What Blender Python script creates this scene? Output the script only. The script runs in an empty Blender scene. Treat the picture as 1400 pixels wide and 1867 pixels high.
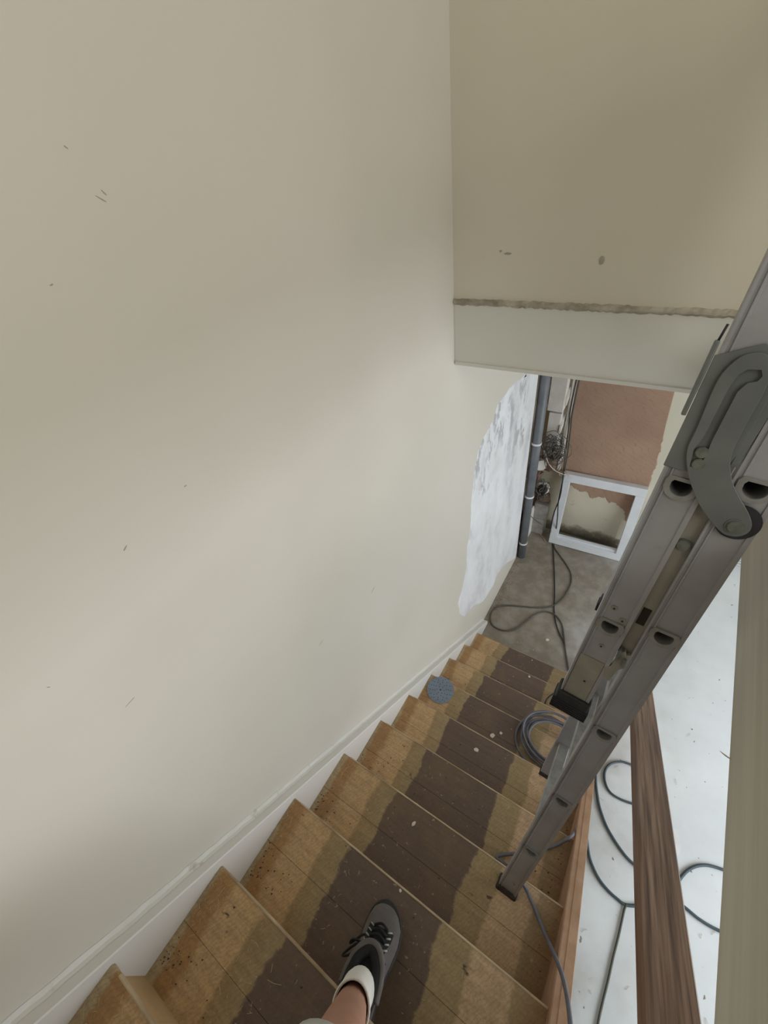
import bpy, bmesh, math, random
from mathutils import Vector, Matrix
random.seed(7)
C = bpy.context.scene.collection
SC = bpy.context.scene

# ------------------------------------------------------------------ camera
cam_d = bpy.data.cameras.new('camera')
cam = bpy.data.objects.new('camera', cam_d); C.objects.link(cam)
cam_d.sensor_fit = 'HORIZONTAL'; cam_d.sensor_width = 36.0
cam_d.lens = 36.0 * 756.32 / 1400.0
cam_d.clip_start = 0.02
RC = ((0.834125, 0.535987, -0.130208), (0.281344, -0.616487, -0.735384), (-0.474428, 0.576768, -0.665024))
CP = Vector(((0.6913, -1.6411, 3.0568)))
r0, r1, r2 = [Vector(v) for v in RC]
right = r0.normalized(); back = -(r2.normalized()); up = back.cross(right).normalized(); right = up.cross(back)
cam.matrix_world = Matrix(((right.x, up.x, back.x, CP.x), (right.y, up.y, back.y, CP.y),
                           (right.z, up.z, back.z, CP.z), (0, 0, 0, 1)))
SC.camera = cam
def at(u, v, x=None, y=None, z=None):
    """point of the survey: sight line through photo point (u, v) met with the plane x=, y= or z="""
    d = r0 * ((u - 700) / 756.32) + r1 * ((v - 933.5) / 756.32) + r2
    t = ((x - CP.x) / d.x) if x is not None else ((y - CP.y) / d.y) if y is not None else ((z - CP.z) / d.z)
    return CP + d * t

# ------------------------------------------------------------------ light
w = bpy.data.worlds.new('world'); SC.world = w; w.use_nodes = True
w.node_tree.nodes['Background'].inputs[0].default_value = (0.75, 0.85, 1.0, 1)
w.node_tree.nodes['Background'].inputs[1].default_value = 0.5

def area(name, loc, target, sx, sy, power, col):
    d = bpy.data.lights.new(name, 'AREA'); d.shape = 'RECTANGLE'; d.size = sx; d.size_y = sy
    d.energy = power; d.color = col
    o = bpy.data.objects.new(name, d); C.objects.link(o); o.location = loc
    o.rotation_euler = (Vector(target) - Vector(loc)).to_track_quat('-Z', 'Y').to_euler()
    return o
area('window_light_lower', (3.60, -0.7, 1.45), (1.0, -0.7, 0.0), 2.8, 1.6, 90, (0.90, 0.955, 1.0))
area('window_light_upper', (3.1, -2.5, 4.35), (0.2, -0.6, 3.1), 3.0, 1.5, 56, (1.0, 0.985, 0.955))
SC.view_settings.view_transform = 'Standard'
SC.view_settings.look = 'None'
SC.view_settings.gamma = 1.0
SC.view_settings.use_curve_mapping = False
SC.view_settings.exposure = -0.18

# ------------------------------------------------------------------ materials
def newmat(name):
    m = bpy.data.materials.new(name); m.use_nodes = True
    nt = m.node_tree; b = nt.nodes['Principled BSDF']
    return m, nt, b
def node(nt, t, **kw):
    n = nt.nodes.new(t)
    for k, v in kw.items(): setattr(n, k, v)
    return n
def noise(nt, scale=(1, 1, 1), s=5, detail=4, rough=.55, coord='Object', rot=(0, 0, 0)):
    tc = node(nt, 'ShaderNodeTexCoord'); mp = node(nt, 'ShaderNodeMapping')
    mp.inputs['Scale'].default_value = scale; mp.inputs['Rotation'].default_value = rot
    nz = node(nt, 'ShaderNodeTexNoise'); nz.inputs['Scale'].default_value = s
    nz.inputs['Detail'].default_value = detail; nz.inputs['Roughness'].default_value = rough
    nt.links.new(tc.outputs[coord], mp.inputs[0]); nt.links.new(mp.outputs[0], nz.inputs['Vector'])
    return nz.outputs['Fac']
def ramp(nt, fac, stops):
    r = node(nt, 'ShaderNodeValToRGB'); e = r.color_ramp.elements
    while len(e) < len(stops): e.new(0.5)
    for i, (p, c) in enumerate(stops):
        e[i].position = p; e[i].color = (c[0], c[1], c[2], 1)
    nt.links.new(fac, r.inputs[0]); return r.outputs[0]
def mix(nt, fac, a, b):
    m = node(nt, 'ShaderNodeMix', data_type='RGBA')
    for sock, v in ((m.inputs[0], fac), (m.inputs[6], a), (m.inputs[7], b)):
        if hasattr(v, 'links'): nt.links.new(v, sock)
        elif isinstance(v, (int, float)): sock.default_value = v
        else: sock.default_value = (v[0], v[1], v[2], 1)
    return m.outputs[2]
def bump(nt, b, fac, strength=.2, dist=.002):
    bp = node(nt, 'ShaderNodeBump'); bp.inputs['Strength'].default_value = strength
    bp.inputs['Distance'].default_value = dist
    nt.links.new(fac, bp.inputs['Height']); nt.links.new(bp.outputs[0], b.inputs['Normal'])
def simple(name, c1, c2=None, s=6, scale=(1, 1, 1), rough=.6, metal=0, bs=.15, bd=.001, bscale=60, lo=.35, hi=.65, detail=4, rot=(0, 0, 0)):
    m, nt, b = newmat(name)
    c2 = c2 or tuple(x * .85 for x in c1)
    f = noise(nt, scale, s, detail, rot=rot)
    nt.links.new(ramp(nt, f, [(lo, c2), (hi, c1)]), b.inputs['Base Color'])
    b.inputs['Roughness'].default_value = rough; b.inputs['Metallic'].default_value = metal
    if bs: bump(nt, b, noise(nt, (1, 1, 1), bscale, 3), bs, bd)
    return m

def paint(name, base, tint, dirt, dirt_amt=.5):
    m, nt, b = newmat(name)
    big = noise(nt, (1, 1, 1), 1.3, 3)
    c = ramp(nt, big, [(.35, base), (.68, tint)])
    fine = noise(nt, (1, 1, 1), 7, 6, .7)
    sm = ramp(nt, fine, [(.66, (0, 0, 0)), (.8, (1, 1, 1))])
    mul = node(nt, 'ShaderNodeMath', operation='MULTIPLY'); mul.inputs[1].default_value = dirt_amt
    nt.links.new(sm, mul.inputs[0])
    nt.links.new(mix(nt, mul.outputs[0], c, dirt), b.inputs['Base Color'])
    b.inputs['Roughness'].default_value = .55
    bump(nt, b, noise(nt, (1, 1, 1), 90, 4), .12, .0012)
    return m
M = {}
M['cream'] = paint('cream_paint', (.67, .635, .555), (.71, .665, .60), (.61, .58, .505), .5)
M['cream_end'] = paint('cream_paint_end', (.67, .625, .495), (.71, .665, .55), (.60, .565, .455), .5)
M['bulk'] = paint('pale_grey_paint', (.66, .66, .60), (.70, .69, .62), (.55, .54, .47), .5)
M['skirt'] = paint('white_gloss_paint', (.78, .76, .73), (.82, .80, .77), (.55, .51, .44), .6)
M['frame'] = simple('white_frame_paint', (.82, .84, .88), (.74, .76, .80), rough=.4, bs=.05)
M['board'] = simple('white_board_paint', (.88, .85, .80), (.78, .74, .67), s=9, rough=.6)
M['dark'] = simple('dark_void', (.03, .025, .02), rough=.9, bs=0)
M['concrete'] = simple('concrete_block', (.42, .40, .37), (.30, .28, .25), s=18, rough=.9, bs=.5, bd=.003)
M['brick'] = simple('old_brick', (.34, .22, .16), (.22, .15, .11), s=14, rough=.95, bs=.6, bd=.004)
M['chipmat'] = simple('plaster_chip', (.78, .70, .60), (.66, .58, .48), s=30, rough=.9)
M['straw'] = simple('straw', (.62, .50, .32), (.46, .36, .22), s=30, rough=.9, bs=0)
M['pipe'] = simple('grey_pipe', (.19, .20, .215), (.13, .14, .155), s=7, rough=.42, bs=.03)
M['clip'] = simple('white_clip', (.85, .85, .85), rough=.4, bs=0)
M['cable_grey'] = simple('grey_cable', (.17, .17, .20), (.12, .12, .15), s=20, rough=.5, bs=0)
M['cable_black'] = simple('black_cable', (.022, .022, .022), rough=.5, bs=0)
M['cable_olive'] = simple('olive_cable', (.09, .09, .07), rough=.5, bs=0)
M['cable_mid'] = simple('mid_grey_wire', (.20, .19, .17), (.09, .085, .075), s=30, rough=.6, bs=0)
M['cable_teal'] = simple('teal_cable', (.07, .10, .12), (.05, .075, .09), rough=.45, bs=0)
M['rubber'] = simple('black_rubber', (.022, .023, .027), (.012, .012, .015), s=20, rough=.6, bs=.3, bscale=50)
M['brownrub'] = simple('brown_rubber', (.05, .035, .025), (.03, .02, .015), s=20, rough=.7)
M['steel'] = simple('zinc_steel', (.18, .193, .187), (.13, .142, .136), s=9, rough=.5, metal=.25, bs=.08, bd=.0008, bscale=35)
M['bolt'] = simple('steel_bolt', (.21, .22, .19), (.14, .15, .13), s=60, rough=.45, metal=.4, bs=0)
M['skin'] = simple('skin', (.46, .25, .17), (.38, .19, .125), s=9, rough=.55, bs=.08, bscale=120)
M['sock'] = simple('white_sock', (.80, .77, .72), (.72, .69, .64), s=20, rough=.95, bs=.5, bscale=130)
M['shorts'] = simple('pale_cotton', (.60, .60, .53), (.52, .52, .46), s=12, rough=.95, bs=.4, bscale=120)
M['suede'] = simple('grey_suede', (.15, .132, .125), (.11, .098, .092), s=22, rough=.95, bs=.3, bscale=150)
M['blackcloth'] = simple('black_cloth', (.012, .012, .012), rough=.9, bs=.3, bscale=120)
M['silver'] = simple('silver_lace', (.42, .42, .40), rough=.5, bs=0)
M['disc'] = simple('abrasive_blue', (.25, .30, .37), (.21, .26, .33), s=12, rough=.9, bs=.3, bscale=300)
M['hole'] = simple('disc_hole', (.025, .025, .09), rough=.9, bs=0)
M['rubber_foot'] = M['rubber']

# aluminium: brushed along the rail
m, nt, b = newmat('ladder_aluminium')
f = noise(nt, (1, 1, .05), 60, 4); g2 = noise(nt, (1, 1, 1), 7, 4)
c = ramp(nt, g2, [(.3, (.31, .31, .32)), (.7, (.43, .435, .455))])
nt.links.new(mix(nt, ramp(nt, noise(nt, (1, 1, 1), 22, 6, .75), [(.6, (0, 0, 0)), (.72, (.6, .6, .6))]), c, (.28, .27, .245)), b.inputs['Base Color'])
b.inputs['Metallic'].default_value = .4; b.inputs['Roughness'].default_value = .42
bump(nt, b, f, .06, .0006); M['alu'] = m
M['alu_in'] = simple('aluminium_dull', (.37, .35, .30), (.28, .265, .225), s=15, rough=.5, metal=.3, bs=.05)

# floor: screed, browner near the stair foot, window brightness painted in as paler colour to the right
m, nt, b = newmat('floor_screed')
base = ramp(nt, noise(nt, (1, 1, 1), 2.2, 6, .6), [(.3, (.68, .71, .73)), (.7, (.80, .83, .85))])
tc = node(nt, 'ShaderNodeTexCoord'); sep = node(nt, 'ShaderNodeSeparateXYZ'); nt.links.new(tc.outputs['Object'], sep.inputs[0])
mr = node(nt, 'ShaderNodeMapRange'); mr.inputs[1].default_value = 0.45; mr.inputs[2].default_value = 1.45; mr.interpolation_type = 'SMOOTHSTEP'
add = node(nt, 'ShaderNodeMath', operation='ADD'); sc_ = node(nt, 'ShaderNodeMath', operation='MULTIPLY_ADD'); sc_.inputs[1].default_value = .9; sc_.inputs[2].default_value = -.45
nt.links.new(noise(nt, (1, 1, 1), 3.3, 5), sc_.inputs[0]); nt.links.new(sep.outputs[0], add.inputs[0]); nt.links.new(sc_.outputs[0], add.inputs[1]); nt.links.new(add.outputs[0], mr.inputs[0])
dim_brown = mix(nt, ramp(nt, noise(nt, (1, 1, 1), 9, 5), [(.42, (0, 0, 0)), (.62, (1, 1, 1))]), (.25, .21, .165), (.33, .295, .245))
c = mix(nt, mr.outputs[0], dim_brown, base)
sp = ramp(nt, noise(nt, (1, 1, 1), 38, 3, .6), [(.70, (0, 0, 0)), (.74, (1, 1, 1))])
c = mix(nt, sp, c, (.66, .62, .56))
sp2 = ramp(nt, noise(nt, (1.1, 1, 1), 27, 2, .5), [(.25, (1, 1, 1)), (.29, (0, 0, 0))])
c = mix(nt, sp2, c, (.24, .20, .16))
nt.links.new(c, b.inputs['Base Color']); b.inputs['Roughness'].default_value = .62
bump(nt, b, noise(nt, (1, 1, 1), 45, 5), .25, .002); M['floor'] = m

# stair treads: bare pine at both sides, dark old runner stain in the middle
def stair_mat(name, dark_amt=1):
    m, nt, b = newmat(name)
    tc = node(nt, 'ShaderNodeTexCoord'); sep = node(nt, 'ShaderNodeSeparateXYZ'); nt.links.new(tc.outputs['Object'], sep.inputs[0])
    ma = node(nt, 'ShaderNodeMath', operation='MULTIPLY_ADD'); ma.inputs[1].default_value = .05
    nt.links.new(noise(nt, (1, 1, 1), 7, 4), ma.inputs[0]); nt.links.new(sep.outputs[0], ma.inputs[2])
    mb = node(nt, 'ShaderNodeMath', operation='MULTIPLY_ADD'); mb.inputs[1].default_value = .022
    nt.links.new(noise(nt, (1, 1, 1), 55, 5, .7), mb.inputs[0]); nt.links.new(ma.outputs[0], mb.inputs[2])
    mc = node(nt, 'ShaderNodeMath', operation='MULTIPLY_ADD'); mc.inputs[1].default_value = .05
    nt.links.new(noise(nt, (.3, 2.4, .3), 1.7, 1), mc.inputs[0]); nt.links.new(mb.outputs[0], mc.inputs[2])
    md_ = node(nt, 'ShaderNodeMath', operation='SUBTRACT'); md_.inputs[1].default_value = .036
    nt.links.new(mc.outputs[0], md_.inputs[0])
    X = md_.outputs[0]   # x + ~.025
    mr = node(nt, 'ShaderNodeMapRange'); mr.inputs[1].default_value = 0.04; mr.inputs[2].default_value = 1.04
    nt.links.new(X, mr.inputs[0])
    pine = (.67, .44, .225); pale = (.56, .43, .26); orange = (.49, .275, .11); olive = (.42, .31, .165); dk = (.155, .105, .082); rt = (.67, .46, .285)
    cr = ramp(nt, mr.outputs[0], [(.0, pale), (.040, pale), (.046, orange), (.085, orange), (.105, pine), (.195, pine), (.205, (.42, .29, .14)), (.245, olive), (.270, olive), (.275, dk), (.592, dk), (.597, olive), (.68, olive), (.69, rt), (.795, rt), (.805, olive), (.86, (.34, .2, .09))][:17])
    gr = noise(nt, (2.2, 34, 2), 3.0, 6, .6)
    c = mix(nt, ramp(nt, gr, [(.40, (.6, .6, .6)), (.60, (0, 0, 0))]), cr, mix(nt, .28, cr, (.05, .03, .015)))
    c = mix(nt, ramp(nt, noise(nt, (1, 1.3, 1), 85, 6, .75), [(.42, (.5, .5, .5)), (.56, (0, 0, 0))]), c, mix(nt, .36, c, (.06, .035, .02)))
    wv = node(nt, 'ShaderNodeTexWave'); wv.inputs['Scale'].default_value = 34; wv.inputs['Distortion'].default_value = 9; wv.inputs['Detail'].default_value = 3
    mpw = node(nt, 'ShaderNodeMapping'); mpw.inputs['Rotation'].default_value = (0, 0, .5)
    nt.links.new(tc.outputs['Object'], mpw.inputs[0]); nt.links.new(mpw.outputs[0], wv.inputs['Vector'])
    c = mix(nt, ramp(nt, wv.outputs['Fac'], [(.0, (.30, .30, .30)), (.35, (0, 0, 0))]), c, mix(nt, .5, c, (.08, .05, .025)))
    kn = ramp(nt, noise(nt, (1, 1.6, 1), 17, 3, .6), [(.70, (0, 0, 0)), (.76, (1, 1, 1))])
    c = mix(nt, kn, c, (.075, .045, .025))
    dirt = ramp(nt, noise(nt, (1, 1, 1), 5.3, 7, .75), [(.48, (0, 0, 0)), (.72, (.55, .55, .55))])
    c = mix(nt, dirt, c, (.22, .14, .075))
    ds = ramp(nt, noise(nt, (1, 1, 1), 60, 3, .6), [(.67, (0, 0, 0)), (.73, (.6, .6, .6))])
    c = mix(nt, ds, c, (.50, .40, .28))
    nt.links.new(c, b.inputs['Base Color']); b.inputs['Roughness'].default_value = .62
    bump(nt, b, noise(nt, (2, 25, 2), 8, 5), .25, .0015)
    return m
M['tread'] = stair_mat('worn_tread_wood')
M['nosing'] = simple('worn_nosing', (.60, .47, .31), (.34, .24, .14), s=9, scale=(1, 4, 1), rough=.6)
M['riser'] = simple('riser_wood', (.62, .42, .22), (.44, .30, .15), s=6, rough=.6)
M['stringer'] = simple('bare_stringer_wood', (.50, .31, .20), (.39, .225, .135), s=4, scale=(6, 1, 6), rough=.6, rot=(math.radians(33.4), 0, 0), bs=.1)

# handrail oak, grain along local Y
m, nt, b = newmat('handrail_oak')
f = noise(nt, (60, 1.6, 60), 2.2, 8, .62)
wv = noise(nt, (22, .8, 22), 2.0, 3)
c = ramp(nt, f, [(.36, (.10, .052, .034)), (.5, (.26, .155, .105)), (.66, (.43, .29, .205))])
c = mix(nt, ramp(nt, wv, [(.4, (0, 0, 0)), (.65, (.6, .6, .6))]), c, (.12, .062, .038))
nt.links.new(c, b.inputs['Base Color']); b.inputs['Roughness'].default_value = .42
bump(nt, b, f, .2, .0008); M['oak'] = m

# white skim patch with grey smears
m, nt, b = newmat('white_filler')
f = noise(nt, (1, 1, .6), 4.2, 8, .66)
c = ramp(nt, f, [(.36, (.66, .655, .69)), (.46, (.79, .79, .81)), (.62, (.86, .87, .90))])
big = ramp(nt, noise(nt, (1, 1, .8), 2.4, 2), [(.46, (0, 0, 0)), (.56, (1, 1, 1))])
sm = ramp(nt, noise(nt, (1, 1, .45), 11, 6, .7), [(.50, (0, 0, 0)), (.56, (1, 1, 1))])
mm = node(nt, 'ShaderNodeMath', operation='MULTIPLY'); nt.links.new(big, mm.inputs[0]); nt.links.new(sm, mm.inputs[1])
tcz = node(nt, 'ShaderNodeTexCoord'); spz = node(nt, 'ShaderNodeSeparateXYZ'); nt.links.new(tcz.outputs['Object'], spz.inputs[0])
mz = node(nt, 'ShaderNodeMapRange'); mz.inputs[1].default_value = 1.15; mz.inputs[2].default_value = 1.45; nt.links.new(spz.outputs[2], mz.inputs[0])
m2 = node(nt, 'ShaderNodeMath', operation='MULTIPLY'); nt.links.new(mm.outputs[0], m2.inputs[0]); nt.links.new(mz.outputs[0], m2.inputs[1]); mm = m2
c = mix(nt, mm.outputs[0], c, (.50, .49, .52))
nt.links.new(c, b.inputs['Base Color']); b.inputs['Roughness'].default_value = .75
bump(nt, b, f, .5, .006); M['filler'] = m

# brown gypsum skim with trowel scratches
m, nt, b = newmat('brown_plaster')
f = noise(nt, (1, 1, 1), 3, 6)
c = ramp(nt, f, [(.3, (.37, .235, .165)), (.7, (.47, .31, .22))])
wvt = node(nt, 'ShaderNodeTexWave'); wvt.inputs['Scale'].default_value = 11; wvt.inputs['Distortion'].default_value = 14
wvt.inputs['Detail'].default_value = 4; wvt.inputs['Detail Scale'].default_value = .9
tc = node(nt, 'ShaderNodeTexCoord'); mp = node(nt, 'ShaderNodeMapping'); mp.inputs['Scale'].default_value = (.45, .45, 1.3); mp.inputs['Rotation'].default_value = (0, .5, 0)
nt.links.new(tc.outputs['Object'], mp.inputs[0]); nt.links.new(mp.outputs[0], wvt.inputs['Vector'])
ln = ramp(nt, wvt.outputs['Fac'], [(.0, (.55, .55, .55)), (.03, (0, 0, 0))])
c = mix(nt, ln, c, (.30, .16, .11))
nt.links.new(c, b.inputs['Base Color']); b.inputs['Roughness'].default_value = .85
bump(nt, b, noise(nt, (1, 1, 1), 30, 5), .3, .003); M['brown'] = m

# old plaster low on the end wall, damp near the floor (grime follows height)
m, nt, b = newmat('old_cream_plaster')
tc = node(nt, 'ShaderNodeTexCoord'); sep = node(nt, 'ShaderNodeSeparateXYZ'); nt.links.new(tc.outputs['Object'], sep.inputs[0])
ma = node(nt, 'ShaderNodeMath', operation='MULTIPLY_ADD'); ma.inputs[1].default_value = .22
nt.links.new(noise(nt, (1, 1, 1), 6, 6, .7), ma.inputs[0]); nt.links.new(sep.outputs[2], ma.inputs[2])
c0 = ramp(nt, ma.outputs[0], [(.14, (.10, .085, .06)), (.20, (.20, .17, .12)), (.25, (.55, .51, .41)), (.5, (.68, .63, .50))])
c0 = mix(nt, ramp(nt, noise(nt, (1, 1, 1), 14, 6, .7), [(.6, (0, 0, 0)), (.7, (.5, .5, .5))]), c0, (.42, .40, .31))
nt.links.new(c0, b.inputs['Base Color']); b.inputs['Roughness'].default_value = .85
bump(nt, b, noise(nt, (1, 1, 1), 20, 5), .5, .006); M['oldplaster'] = m

# ------------------------------------------------------------------ helpers
def link(name, me, mat=None, parent=None, smooth=False):
    o = bpy.data.objects.new(name, me); C.objects.link(o)
    if mat is not None: me.materials.append(mat)
    if parent is not None: o.parent = parent
    if smooth:
        for p in me.polygons: p.use_smooth = True
    return o
def tag(o, label=None, cat=None, group=None, kind=None):
    if label: o['label'] = label
    if cat: o['category'] = cat
    if group: o['group'] = group
    if kind: o['kind'] = kind
    return o
def empty(name, loc, label, cat, group=None):
    o = bpy.data.objects.new(name, None); C.objects.link(o); o.location = loc
    return tag(o, label, cat, group)
def pymesh(name, vs, fs):
    me = bpy.data.meshes.new(name); me.from_pydata([tuple(v) for v in vs], [], fs); me.update(); return me
def fixn(me):
    bm = bmesh.new(); bm.from_mesh(me); bmesh.ops.recalc_face_normals(bm, faces=bm.faces); bm.to_mesh(me); bm.free(); return me
def boxmesh(name, lo, hi, bev=0, seg=2):
    bm = bmesh.new(); bmesh.ops.create_cube(bm, size=1)
    for v in bm.verts:
        v.co = Vector([lo[i] + (v.co[i] + .5) * (hi[i] - lo[i]) for i in range(3)])
    if bev: bmesh.ops.bevel(bm, geom=list(bm.edges), offset=bev, segments=seg, affect='EDGES', profile=.6)
    me = bpy.data.meshes.new(name); bm.to_mesh(me); bm.free(); return me
def box(name, lo, hi, mat, parent=None, bev=0, seg=2):
    return link(name, boxmesh(name, lo, hi, bev, seg), mat, parent)
def prism(name, poly, a, b, fn, mat, parent=None, bev=0):
    """extrude 2-D polygon between depths a and b; fn(u,v,w)->xyz"""
    n = len(poly)
    bm = bmesh.new()
    A = [bm.verts.new(fn(u, v, a)) for u, v in poly]; B = [bm.verts.new(fn(u, v, b)) for u, v in poly]
    bm.faces.new(A); bm.faces.new(B[::-1])
    for i in range(n): bm.faces.new((A[i], B[i], B[(i + 1) % n], A[(i + 1) % n]))
    bmesh.ops.recalc_face_normals(bm, faces=bm.faces)
    if bev: bmesh.ops.bevel(bm, geom=[e for e in bm.edges], offset=bev, segments=1, affect='EDGES')
    me = bpy.data.meshes.new(name); bm.to_mesh(me); bm.free()
    return link(name, me, mat, parent)
def catmull(pts, n=8, closed=False):
    P = [Vector(p) for p in pts]; out = []
    N = len(P); rng = N if closed else N - 1
    for i in range(rng):
        if closed: a, b_, c_, d = P[(i - 1) % N], P[i], P[(i + 1) % N], P[(i + 2) % N]
        else: a, b_, c_, d = P[max(i - 1, 0)], P[i], P[i + 1], P[min(i + 2, N - 1)]
        for k in range(n):
            t = k / n
            out.append(.5 * ((2 * b_) + (c_ - a) * t + (2 * a - 5 * b_ + 4 * c_ - d) * t * t + (3 * b_ - a - 3 * c_ + d) * t ** 3))
    if not closed: out.append(P[-1])
    return out
def tubegeo(pts, r, seg=8, smoothn=8, caps=True, rfun=None):
    path = catmull(pts, smoothn) if smoothn else [Vector(p) for p in pts]
    vs, fs = [], []
    t0 = (path[1] - path[0]).normalized()
    nrm = t0.orthogonal().normalized()
    L = len(path)
    for i, p in enumerate(path):
        t = (path[min(i + 1, L - 1)] - path[max(i - 1, 0)])
        t = t.normalized() if t.length > 1e-9 else t0
        nrm = (nrm - t * nrm.dot(t))
        nrm = nrm.normalized() if nrm.length > 1e-6 else t.orthogonal().normalized()
        bn = t.cross(nrm)
        rr = rfun(i / (L - 1)) if rfun else r
        for k in range(seg):
            a = 2 * math.pi * k / seg
            vs.append(p + nrm * math.cos(a) * rr + bn * math.sin(a) * rr)
    for i in range(L - 1):
        for k in range(seg):
            a = i * seg + k; b_ = i * seg + (k + 1) % seg
            fs.append((a, b_, b_ + seg, a + seg))
    if caps:
        fs.append(tuple(range(seg))[::-1]); fs.append(tuple((L - 1) * seg + k for k in range(seg)))
    return vs, fs
def tube(name, pts, r, mat, parent=None, seg=8, smoothn=8, rfun=None):
    vs, fs = tubegeo(pts, r, seg, smoothn, rfun=rfun)
    return link(name, pymesh(name, vs, fs), mat, parent, smooth=True)
def disc(name, center, normal, r, h, mat, parent=None, seg=24, bev=0):
    bm = bmesh.new()
    bmesh.ops.create_cone(bm, cap_ends=True, segments=seg, radius1=r, radius2=r, depth=h)
    if bev: bmesh.ops.bevel(bm, geom=[e for e in bm.edges if len(e.link_faces) == 2 and any(len(f.verts) > 4 for f in e.link_faces)], offset=bev, segments=2, affect='EDGES')
    q = Vector(normal).to_track_quat('Z', 'Y')
    bmesh.ops.transform(bm, matrix=Matrix.Translation(Vector(center)) @ q.to_matrix().to_4x4(), verts=bm.verts)
    me = bpy.data.meshes.new(name); bm.to_mesh(me); bm.free()
    return link(name, me, mat, parent)
def merge(parts):
    vs, fs = [], []
    for v, f in parts:
        o = len(vs); vs += v; fs += [tuple(i + o for i in q) for q in f]
    return vs, fs

# ------------------------------------------------------------------ dimensions
G = .22707; R = .18; XS0 = .0405; XS1 = .8877; XO = .926; WX = .907; YU = -.219; ZB = 2.3816; ZC = 2.604
def ny(k): return {8: -1.825, 9: -2.047}.get(k, -k * G)
YW = 1.493

# ------------------------------------------------------------------ setting
def struct(o): o['kind'] = 'structure'; return o
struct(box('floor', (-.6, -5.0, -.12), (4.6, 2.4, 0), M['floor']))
wl = struct(box('wall_left', (-.14, -5.0, 0), (0, .995, 5.2), M['cream']))
# filler patch, slightly proud and ragged
patch = [tuple(at(u, v, x=0))[1:] for u, v in [(960.6, 676), (960.6, 682), (944, 694), (928.5, 707.6), (907, 738), (900, 765), (880, 800), (871, 824), (864, 864), (860, 904), (857.6, 958), (851, 998), (851, 1030), (844, 1065), (835, 1100), (837.5, 1118.6), (847, 1124), (863, 1105), (880, 1097), (899, 1068), (907, 1046), (920.5, 1030), (939, 1017)]]
patch = [(.992, 2.37), (.86, 2.37)] + patch + [(.992, .13)]
pp = []
for i, (a, b_) in enumerate(patch):
    c_, d = patch[(i + 1) % len(patch)]
    pp.append((a, b_))
    if i < len(patch) - 1 and not (a > .95 and c_ > .95):
        for t in (.33, .66):
            pp.append((a + (c_ - a) * t + random.uniform(-.008, .008), b_ + (d - b_) * t + random.uniform(-.008, .008)))
def patch_sheet(name, poly, fn, mat, parent, h=.0022, inset=.012):
    n = len(poly); cx = sum(p[0] for p in poly) / n; cy = sum(p[1] for p in poly) / n
    bm = bmesh.new()
    A = [bm.verts.new(fn(u, v, 0.0)) for u, v in poly]
    def ins(u, v):
        d = Vector((cx - u, cy - v)); L = max(d.length, 1e-6); return u + d.x / L * inset, v + d.y / L * inset
    B = [bm.verts.new(fn(*ins(u, v), h)) for u, v in poly]
    for i in range(n): bm.faces.new((A[i], A[(i + 1) % n], B[(i + 1) % n], B[i]))
    bmesh.ops.triangle_fill(bm, edges=[bm.edges.get((B[i], B[(i + 1) % n])) for i in range(n)], use_beauty=True)
    bmesh.ops.recalc_face_normals(bm, faces=bm.faces)
    me = bpy.data.meshes.new(name); bm.to_mesh(me); bm.free()
    return link(name, me, mat, parent)
patch_sheet('filler_patch', pp, lambda u, v, w_: (w_, u, v), M['filler'], wl)
# small scuffs on the long wall
M['scuff'] = simple('scuff', (.42, .39, .31), (.34, .31, .25), s=40, rough=.8, bs=0)
def scuff(y, z, ry, rz, ang=0):
    pts = []
    for k in range(10):
        a = 2 * math.pi * k / 10; q = random.uniform(.6, 1.1)
        u, v = ry * math.cos(a) * q, rz * math.sin(a) * q
        pts.append((y + u * math.cos(ang) - v * math.sin(ang), z + u * math.sin(ang) + v * math.cos(ang)))
    prism('scuff', pts, -.001, .0006, lambda u, v, w_: (w_, u, v), M['scuff'], wl)
for u, v, ry, rz, an in [(183, 362, .009, .0008, -.7), (190, 352, .005, .0007, -1.0), (228, 1000, .006, .0015, .5), (88, 1253, .0035, .001, -1), (120, 268, .003, .0008, -.8), (94, 519, .0035, .001, .2), (338, 886, .003, .001, .2), (680, 1075, .012, .0006, .3), (585, 1172, .014, .0006, .2), (235, 1282, .012, .0005, .1)]:
    _, y, z = at(u, v, x=0)
    scuff(y, z, ry, rz, an)
# upper end wall + bulkhead below it
we = struct(box('wall_end', (0.0, YU, ZC), (4.5, YU + .12, 5.2), M['cream_end']))
for cx, cz, a, b_ in [(.452, 2.725, .007, .011), (.183, 2.745, .012, .003), (.160, 2.752, .004, .003)]:
    pts = [(cx + a * math.cos(t * .7) * random.uniform(.8, 1.1), cz + b_ * math.sin(t * .7) * random.uniform(.8, 1.1)) for t in range(9)]
    prism('scuff', pts, .0005, -.001, lambda u, v, w_: (u, YU - .0005 + w_, v), M['scuff'], we)
struct(box('trim_bulkhead', (0.0, YU - .004, ZB), (WX, YU + .3, ZC - .004), M['bulk'], bev=.002))
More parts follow.
